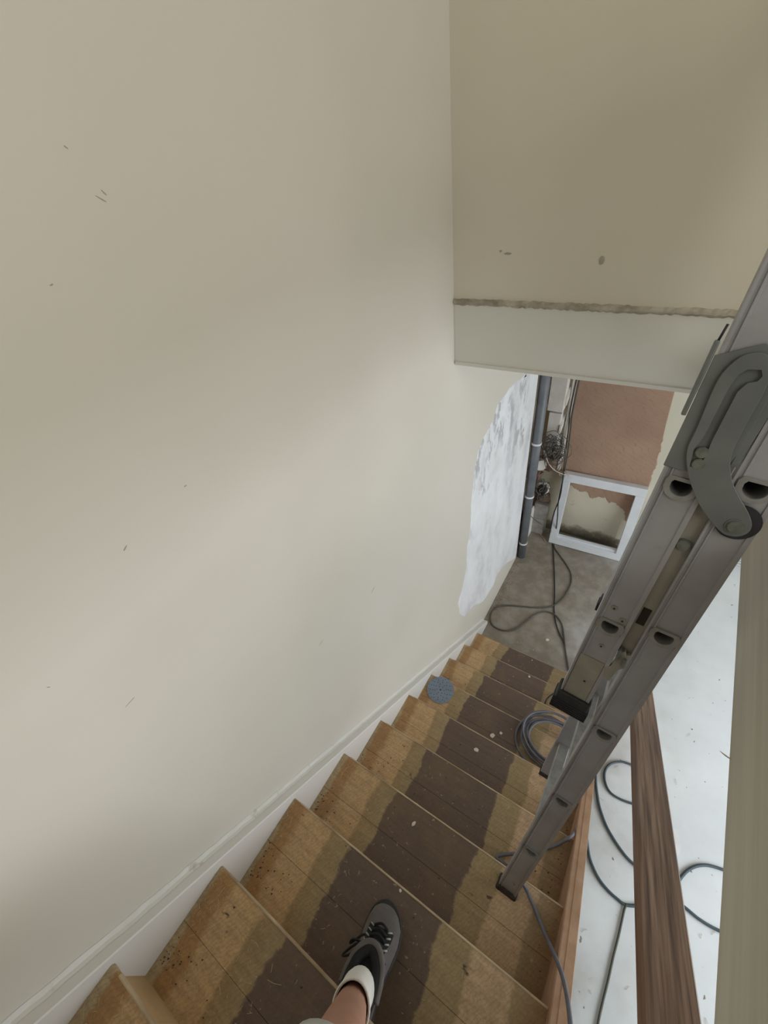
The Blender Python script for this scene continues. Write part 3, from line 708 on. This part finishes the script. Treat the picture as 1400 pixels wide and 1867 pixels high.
# coiled grey cable on the lower treads
cpts = []
turns = 7
for t in range(turns * 14):
    a = 2 * math.pi * t / 14; j = t // 14
    rx = .140 + .022 * math.sin(j * 2.1 + .4 * math.sin(a)); ry = .118 + .020 * math.cos(j * 1.7 + .5 * math.cos(a))
    x = .735 + .014 * math.sin(j * 1.3) + rx * math.cos(a); y = -.712 + .016 * math.cos(j * 2.3) + ry * math.sin(a)
    z = 4 * R + .009 + .009 * ((j * 5) % 4) + .005 * math.sin(a * 2 + j)
    cpts.append((x, y, z))
def tp(u, v, z): return tuple(at(u, v, z=z))
tail = [(.83, -.86, 5 * R + .03), (.862, -.93, 5 * R + .02), tp(1050, 1462, 5 * R + .02), tp(1055, 1482, 5 * R + .02), tp(1054, 1502, 5 * R + .05), tp(1044, 1522, 6 * R + .02), tp(1025, 1535, 6 * R + .012), tp(1000, 1546, 6 * R + .012), tp(965, 1555, 6 * R + .012), tp(932, 1557, 6 * R + .012), tp(910, 1560, 6 * R + .012), tp(905, 1564, 6 * R + .016), tp(914, 1571, 6 * R + .022), tp(926, 1580, 6 * R + .04), tp(940, 1594, 7 * R + .02), tp(957, 1617, 7 * R + .012), tp(966, 1637, 7 * R + .012), tp(978, 1664, 7 * R + .012), tp(990, 1695, 7 * R + .03), tp(1005, 1728, 7 * R + .09), tp(1018, 1758, 7 * R + .15), tp(1028, 1790, 7 * R + .22), tp(1035, 1825, 7 * R + .28), tp(1040, 1870, 7 * R + .33), tp(1043, 1940, 7 * R + .36)]
cable('coiled_cable', cpts + tail, .0056, M['cable_grey'], 'grey power cable coiled on a lower tread, tail running up past the ladder foot', sm=3)
cable('power_lead', [tp(993, 1283, 2 * R + .012), tp(998, 1273, 2 * R + .012), tp(1008, 1265, 2 * R + .02), tp(1020, 1261, 2 * R + .03), tp(1045, 1262, 2 * R + .03)], .0042, M['cable_black'], 'short dark lead arching on a tread beside the black ladder foot')

# sanding disc
sd = empty('sanding_disc', tuple(at(803, 1258, z=4 * R + .004)), 'round grey-blue perforated sanding disc lying by the wall on a tread', 'sanding disc')
rnd = random.Random(2)
poly = [(.0745 * math.cos(2 * math.pi * i / 44) * (1 - .012 * (i % 5 == 0)), .0745 * math.sin(2 * math.pi * i / 44)) for i in range(44)]
prism('abrasive_sheet', poly, .0, .0022, lambda u, v, w_: (u, v, w_), M['disc'], sd)
hl = []
for ring, n, rr in ((0, 1, .0042), (.020, 6, .0024), (.032, 8, .0024), (.044, 10, .0024), (.056, 14, .0024), (.066, 16, .0018)):
    for i in range(n):
        a = 2 * math.pi * (i + .3 * (ring > .03)) / n
        x, y = ring * math.cos(a), ring * math.sin(a); k = 10
        vs = [(x + rr * math.cos(2 * math.pi * q / k), y + rr * math.sin(2 * math.pi * q / k), .0026) for q in range(k)]
        hl.append((vs, [tuple(range(k))]))
vs, fs = merge(hl); hh = link('dust_holes', pymesh('dust_holes', vs, fs), M['hole'], sd); hh['kind'] = 'stuff'
sd.rotation_euler = (math.radians(2), 0, .3)

# plaster chips
chips = [(at(898, 1341, z=4 * R), .015, 'larger rounded plaster chip, left of the pair on a dark tread'), (at(913, 1337, z=4 * R), .011, 'smaller plaster chip, right of the pair on a dark tread'), (at(868, 1367, z=5 * R), .013, 'pale plaster chip alone on the tread above the pair'), (at(754, 1502, z=7 * R), .011, 'narrow upright-looking sliver of plaster on a middle tread'),
         (at(965, 1234, z=2 * R), .009, 'small chip on the second tread up from the floor'), (at(970, 1204, z=R), .005, 'tiny white speck on the bottom tread'), (at(998, 1167, z=0), .016, 'pale chip on the floor beyond the bottom tread'), (at(730, 1624, z=8 * R), .005, 'tiny chip at the nosing just beyond the shoe')]
for i, (p, s, lb) in enumerate(chips):
    rr = random.Random(i + 30); n = 7
    pts = [(s * math.cos(2 * math.pi * q / n) * rr.uniform(.6, 1.05) * (1.0 if i != 3 else .55), s * math.sin(2 * math.pi * q / n) * rr.uniform(.55, .95)) for q in range(n)]
    o = prism('plaster_chip', pts, 0, .003, lambda u, v, w_: (u, v, w_), M['chipmat'], None, bev=.0006)
    o.location = (p[0], p[1], p[2] + .0008); o.rotation_euler = (0, 0, rr.uniform(0, 3)); tag(o, lb, 'plaster chip', 'plaster chips dropped on the stairs and floor')

# straw-like shavings: uncountable
rnd = random.Random(77); parts = []
def fibre(x, y, z, L, a, r=.0005):
    c_ = rnd.uniform(-.35, .35)
    return tubegeo([(x, y, z + .002), (x + math.cos(a) * L * .5, y + math.sin(a) * L * .5, z + .004 + L * .06), (x + math.cos(a + c_) * L, y + math.sin(a + c_) * L, z + .002)], r, 4, 3)
for k in range(0, 11):
    z = (k + 1) * R; y0 = ny(k); y1 = ny(k + 1)
    n = {0: 12, 1: 10, 2: 8, 3: 8, 4: 10, 5: 22, 6: 60, 7: 110, 8: 150, 9: 130, 10: 60}[k]
    for i in range(n):
        x = XS0 + .01 + (rnd.random() ** 2.0) * (.30 if k > 4 else .8)
        if rnd.random() < .25: x = rnd.uniform(.1, .94)
        y = y1 + .012 + rnd.random() * (y0 - y1 - .03)
        L = rnd.uniform(.003, .014) if rnd.random() < .95 else rnd.uniform(.03, .07)
        parts.append(fibre(x, y, z, L, rnd.uniform(0, 6.28)))
vs, fs = merge(parts)
tag(link('wood_shavings', pymesh('wood_shavings', vs, fs), M['straw']), 'loose straw-coloured shavings and dust scattered over the treads', 'shavings', kind='stuff')
parts = []
for i in range(150):
    if rnd.random() < .55: x, y = .03 + rnd.random() ** 2 * .35, rnd.uniform(.25, 1.25)
    else: x, y = rnd.uniform(.05, 1.7), rnd.uniform(-1.5, 1.2)
    if x < XO + .02 and y < .06: continue
    parts.append(fibre(x, y, 0, rnd.uniform(.006, .035), rnd.uniform(0, 6.28), .0009))
vs, fs = merge(parts)
tag(link('floor_shavings', pymesh('floor_shavings', vs, fs), M['straw']), 'sparse pale shavings littering the screed floor', 'shavings', kind='stuff')
# dark crumbs of debris in the tread corners and along the wall foot
parts = []
for i in range(420):
    q = rnd.random()
    if q < .30: x, y, z = .02 + abs(rnd.gauss(0, .03)), rnd.uniform(.25, .97), 0
    elif q < .5:
        k = rnd.choice([4, 5, 6, 7]); x = XS1 - .01 - abs(rnd.gauss(0, .04)); y = rnd.uniform(ny(k + 1) + .01, ny(k) - .01); z = (k + 1) * R
    elif q < .8:
        k = rnd.choice([5, 6, 7, 8]); x = XS0 + .01 + abs(rnd.gauss(0, .06)); y = ny(k + 1) + .012 + abs(rnd.gauss(0, .04)); z = (k + 1) * R
        if y > ny(k) - .01: continue
    else:
        k = rnd.randrange(0, 9); x = rnd.uniform(.1, .93); y = rnd.uniform(ny(k + 1) + .01, ny(k) - .01); z = (k + 1) * R
    s = rnd.uniform(.0012, .0035)
    v = [(x - s, y, z + .0002), (x + s * .3, y - s, z + .0002), (x + s, y + s * .8, z + .0002), (x, y, z + s)]
    parts.append(([Vector(t) for t in v], [(0, 1, 2), (0, 1, 3), (1, 2, 3), (2, 0, 3)]))
M['crumb'] = simple('dark_crumb', (.10, .06, .035), (.05, .03, .02), s=60, rough=.9, bs=0)
vs, fs = merge(parts)
tag(link('dirt_crumbs', pymesh('dirt_crumbs', vs, fs), M['crumb']), 'dark crumbs of dirt in the tread corners and at the wall foot', 'dirt', kind='stuff')
# shaving caught on the fascia edge
wc = at(1330, 1383, x=WX)
wsx = tube('wood_curl', [(WX - .012, wc.y + .003, ZB + .004), (WX - .006, wc.y + .001, ZB + .003), (WX - .001, wc.y - .001, ZB + .004), (WX - .0015, wc.y - .003, ZB + .008)], .0016, M['chipmat'], None, seg=6, smoothn=5, rfun=lambda t: .0002 + .0008 * math.sin(math.pi * min(max(t, 0), 1)))
tag(wsx, 'pale feathery wood curl stuck on the lower edge of the stairwell fascia', 'shaving')
# white splash on the floor beside the rail
o = prism('paint_splash', [(.05 * math.cos(a * .42) * random.uniform(.7, 1.1), .075 * math.sin(a * .42) * random.uniform(.8, 1.1)) for a in range(15)], .0002, .0014, lambda u, v, w_: (u, v, w_), M['clip'])
o.location = at(1224, 1535, z=0); tag(o, 'white dried paint splash on the floor beside the handrail', 'paint splash')
# white slatted vent at the far end of the bright floor
vt = empty('floor_grille', (1.66, 1.70, 0), 'small white slatted grille standing at the far end of the bright floor', 'grille')
box('grille_frame', (-.20, .05, 0), (.16, .066, .15), M['clip'], vt, bev=.002)
for i in range(5): box('slat', (-.19, .0, .008 + i * .028), (.15, .05, .018 + i * .028), M['clip'], vt, bev=.002)

# ------------------------------------------------------------------ person (legs; the rest is behind the camera)
pr = empty('person', (.50, -1.75, 8 * R), 'person in grey and black trainer, white sock and pale shorts stepping down the stair', 'person')
def wp(o): # mesh built in world coordinates
    o.parent = pr; o.matrix_parent_inverse = Matrix.Translation(-Vector(pr.location)); return o
def skinned(name, verts, edges, radii, mat, sub=2, root=0):
    me = bpy.data.meshes.new(name); me.from_pydata(verts, edges, []); me.update()
    ob = bpy.data.objects.new(name, me); C.objects.link(ob)
    md = ob.modifiers.new('s', 'SKIN'); ms = ob.modifiers.new('d', 'SUBSURF'); ms.levels = sub; ms.render_levels = sub
    for i, v in enumerate(ob.data.skin_vertices[0].data):
        v.radius = radii[i] if isinstance(radii[i], tuple) else (radii[i], radii[i]); v.use_root = (i == root)
    bpy.context.view_layer.update(); dg = bpy.context.evaluated_depsgraph_get()
    nm = bpy.data.meshes.new_from_object(ob.evaluated_get(dg)); bpy.data.objects.remove(ob)
    return wp(link(name, nm, mat, None, True))
TZ = 8 * R
PITCH = math.radians(25); LS = .265
FH = Vector((-.20, .980, 0)).normalized(); FS = Vector((FH.y, -FH.x, 0))
FD = (FH * math.cos(PITCH) - Vector((0, 0, 1)) * math.sin(PITCH)).normalized(); FU = FS.cross(FD).normalized()
if FU.z < 0: FU = -FU
TOE = at(713, 1652, z=TZ + .022)
HEEL = TOE - FD * LS - FU * .012
AN = HEEL + FD * .042 + FU * .095
KNEE = Vector((.554, -1.870, 1.968)); HIP = Vector((.58, -2.32, TZ + .98))
PEL = Vector((.66, -2.46, TZ + 1.03)); HIP2 = Vector((.77, -2.46, TZ + .98))
KNEE2 = Vector((.80, -2.30, 10 * R + .47)); AN2 = Vector((.80, -2.42, 10 * R + .095))
cuff = AN.lerp(KNEE, .22)
body = skinned('body', [PEL, HIP, HIP.lerp(KNEE, .5), KNEE, KNEE.lerp(AN, .3), KNEE.lerp(AN, .65), AN, AN + FD * .03 - FU * .05,
                        HIP2, HIP2.lerp(KNEE2, .5), KNEE2, KNEE2.lerp(AN2, .35), AN2, AN2 + Vector((0, .1, -.05)), PEL + Vector((0, -.03, .16))],
               [(0, 1), (1, 2), (2, 3), (3, 4), (4, 5), (5, 6), (6, 7), (0, 8), (8, 9), (9, 10), (10, 11), (11, 12), (12, 13), (0, 14)],
               [.12, .09, .08, .052, .050, .040, .030, .024, .09, .08, .056, .056, .034, .028, .12], M['skin'])
# sock: lofted rings around the ankle with ribbed cuff
def loft(name, rings, mat, cap=False, seg=28, par=None):
    """rings: (center, axisA, axisB) ; vectors scaled"""
    vs = []
    for c_, a, b_ in rings:
        for k in range(seg):
            t = 2 * math.pi * k / seg; vs.append(c_ + a * math.cos(t) + b_ * math.sin(t))
    fs = []
    for i in range(len(rings) - 1):
        for k in range(seg):
            p = i * seg + k; q = i * seg + (k + 1) % seg; fs.append((p, q, q + seg, p + seg))
    if cap: fs.append(tuple(range(seg))); fs.append(tuple((len(rings) - 1) * seg + k for k in range(seg)))
    return wp(link(name, fixn(pymesh(name, vs, fs)), mat, None, True))
ax = (KNEE - AN).normalized(); sA = FS; sB = ax.cross(FS).normalized()
rings = []
foot_c = AN + FD * .008 - FU * .060
rings.append((foot_c, FS * .028, FD * .028))
for t, rad in ((-.04, .040), (.03, .040), (.10, .040), (.17, .041), (.22, .0425), (.24, .044), (.255, .0443), (.258, .0415), (.24, .038)):
    c_ = AN.lerp(KNEE, t) if t >= 0 else AN - FU * .02 + FD * .01
    rings.append((c_, sA * rad * .95, sB * rad * 1.1))
sock = loft('sock', rings, M['sock'])
# shorts leg hem near the knee
hx = (HIP - KNEE).normalized(); hA = FS; hB = hx.cross(FS).normalized()
ks = KNEE + hx * -.012
shr = loft('shorts', [(ks + hx * .03, hA * .060, hB * .060), (ks + hx * .0, hA * .073, hB * .070), (ks + hx * -.004, hA * .076, hB * .074), (ks + hx * .02, hA * .079, hB * .077), (ks + hx * .15, hA * .088, hB * .088), (HIP, hA * .11, hB * .12), (PEL + Vector((0, 0, .02)), FS * .12, Vector((0, .12, .0))), (PEL + Vector((0, -.02, .14)), Vector((.19, 0, 0)), Vector((0, .13, 0)))], M['shorts'])
k2 = KNEE2; h2 = (HIP2 - KNEE2).normalized(); h2B = h2.cross(FS).normalized()
loft('shorts_leg', [(k2 + h2 * .03, hA * .06, h2B * .06), (k2, hA * .078, h2B * .074), (k2 + h2 * .15, hA * .088, h2B * .088), (HIP2, hA * .11, h2B * .12), (PEL + Vector((.05, 0, .06)), FS * .13, Vector((0, .12, .0)))], M['shorts'])

# trainer
def shoe(name, heel, F, S, U=Vector((0, 0, 1))):
    Ls = LS
    root = bpy.data.objects.new(name, None)
    sh = []
    # outline half-widths along length (outer/inner) for sole
    st_ = [0, .03, .08, .16, .28, .42, .56, .70, .82, .91, .97, 1.0]
    wd = [.008, .027, .037, .041, .040, .042, .047, .050, .047, .037, .022, .006]
    off = [0, 0, 0, -.001, -.002, -.002, 0, .001, .000, -.004, -.006, -.007]
    # sole
    seg = len(st_)
    out = [(t * Ls, w_ + o) for t, w_, o in zip(st_, wd, off)] + [(t * Ls, -w_ + o) for t, w_, o in zip(st_[::-1], wd[::-1], off[::-1])]
    outs = catmull([(a, b_, 0) for a, b_ in out], 3, True)
    n = len(outs)
    vs = []
    for zz, grow in ((0.001, .97), (.004, 1.03), (.020, 1.05), (.026, 1.0)):
        for v in outs:
            cx = Ls * .5; x = cx + (v.x - cx) * (1 + (grow - 1) * .6); vs.append(heel + F * x + S * (v.y * grow) + U * (zz + (.010 * max(0, v.x / Ls - .8) * 5 * .6)))
    fs = [tuple(range(n))[::-1], tuple(3 * n + k for k in range(n))]
    for i in range(3):
        for k in range(n): fs.append((i * n + k, i * n + (k + 1) % n, (i + 1) * n + (k + 1) % n, (i + 1) * n + k))
    M['sole'] = M.get('sole') or simple('dark_sole', (.035, .033, .03), (.02, .02, .018), s=40, rough=.8)
    sole = wp(link('sole', fixn(pymesh('sole', vs, fs)), M['sole'], None, False))
    # upper: superelliptic sections from heel to toe, open above the collar
    top = [.082, .086, .088, .086, .083, .080, .068, .055, .047, .040, .032, .024]
    vs = []; seg = 22; cnt = 0
    N_ = 22
    def interp(arr, t):
        for i in range(len(st_) - 1):
            if st_[i] <= t <= st_[i + 1]:
                q = (t - st_[i]) / (st_[i + 1] - st_[i]); return arr[i] * (1 - q) + arr[i + 1] * q
        return arr[-1]
    for i in range(N_ + 1):
        t = i / N_
        w_ = interp(wd, t) * 1.0; h_ = interp(top, t); o_ = interp(off, t)
        for k in range(seg + 1):
            a = math.pi * k / seg
            cx_ = math.copysign(abs(math.cos(a)) ** .75, math.cos(a)); sn = math.sin(a) ** .85
            narrow = 1 - .22 * sn * (1 if t < .6 else .4)
            vs.append(heel + F * (t * Ls * .985 + .002) + S * (o_ + w_ * cx_ * narrow) + U * (.022 + (h_ - .022) * sn))
    fs = []; fb = []
    for i in range(N_):
        for k in range(seg):
            p = i * (seg + 1) + k; t = (i + .5) / N_
            openq = (t < .40 and 6 <= k < seg - 6)
            if openq: continue
            fs.append((p, p + 1, p + seg + 2, p + seg + 1))
            black = (t < .48 and (k >= 3 and k < seg - 3)) or (.48 <= t < .74 and 6 <= k < seg - 6)
            fb.append(1 if black else 0)
    me = pymesh('upper', vs, fs); me.materials.append(M['suede']); me.materials.append(M['blackcloth'])
    for p, q in zip(me.polygons, fb): p.material_index = q; p.use_smooth = True
    up_ = bpy.data.objects.new('upper', me); C.objects.link(up_); wp(up_)
    # padded collar
    cr = [(.0, 0), (.03, .024), (.10, .030), (.18, .031), (.28, .030), (.38, .024), (.46, 0.0), (.38, -.024), (.28, -.030), (.18, -.031), (.10, -.030), (.03, -.024)]
    cp = catmull([tuple(heel + F * (a * Ls + .004) + S * (b_ - .001) + U * (.087 - .004 * math.sin(a * 7))) for a, b_ in cr], 4, True)
    vs2, fs2 = tubegeo(cp + [cp[0]], .0125, 10, 0)
    wp(link('collar', pymesh('collar', vs2, fs2), M['blackcloth'], None, True))
    # grey rim in front of the opening (tongue top)
    vs2, fs2 = tubegeo([tuple(heel + F * (a_ * Ls) + S * b2 + U * c2) for a_, b2, c2 in ((.18, .044, .080), (.30, .042, .084), (.42, .033, .090), (.505, .013, .094), (.505, -.013, .094), (.42, -.033, .090), (.30, -.042, .084), (.18, -.044, .080))], .0075, 8, 6)
    lin = [tuple(heel + F * (.24 * Ls) + U * .070)] + [tuple(heel + F * ((.24 + .22 * math.cos(q)) * Ls) + S * .032 * math.sin(q) + U * .084) for q in [2 * math.pi * t / 24 for t in range(24)]]
    wp(link('lining', pymesh('lining', lin, [(0, 1 + t, 1 + (t + 1) % 24) for t in range(24)]), M['blackcloth'], None, True))
    wp(link('tongue', pymesh('tongue', vs2, fs2), M['suede'], None, True))
    # tongue pad dark wedge and laces
    for j, t in enumerate((.55, .605, .66, .715)):
        h_ = interp(top, t) + .005; w_ = .021 - j * .0008
        wp(tube('lace', [tuple(heel + F * (t * Ls) - S * w_ + U * (h_ - .004)), tuple(heel + F * (t * Ls + .006) + U * (h_ + .003)), tuple(heel + F * (t * Ls + .001) + S * w_ + U * (h_ - .004))], .0032, M['blackcloth'], None, seg=6, smoothn=5))
        for sgn in (-1, 1):
            wp(tube('eyelet_tab', [tuple(heel + F * (t * Ls - .002) + S * sgn * (w_ + .001) + U * (h_ - .006)), tuple(heel + F * (t * Ls + .004) + S * sgn * (w_ + .011) + U * (h_ - .011))], .0019, M['silver'], None, seg=6, smoothn=0))
    b0 = heel + F * (.50 * Ls) - S * .018 + U * .080
    for d1, d2 in (((-.030, -.030), (-.006, -.042)), ((.000, -.034), (.020, -.022))):
        wp(tube('lace_bow', [tuple(b0), tuple(b0 + F * d1[0] + S * d1[1] + U * -.004), tuple(b0 + F * ((d1[0] + d2[0]) / 2 - .016) + S * (min(d1[1], d2[1]) - .006) + U * -.014), tuple(b0 + F * d2[0] + S * d2[1] * .6 + U * -.006), tuple(b0)], .0027, M['blackcloth'], None, seg=6, smoothn=6))
    wp(tube('lace_end', [tuple(b0), tuple(b0 - F * .012 - S * .018 + U * -.008), tuple(b0 - F * .03 - S * .024 + U * -.03)], .0024, M['blackcloth'], None, seg=6, smoothn=5))
shoe('shoe', HEEL, FD, FS, FU)
h2_ = Vector((.80, -2.50, 10 * R)); shoe('shoe', h2_, Vector((0, 1, 0)), Vector((1, 0, 0)))
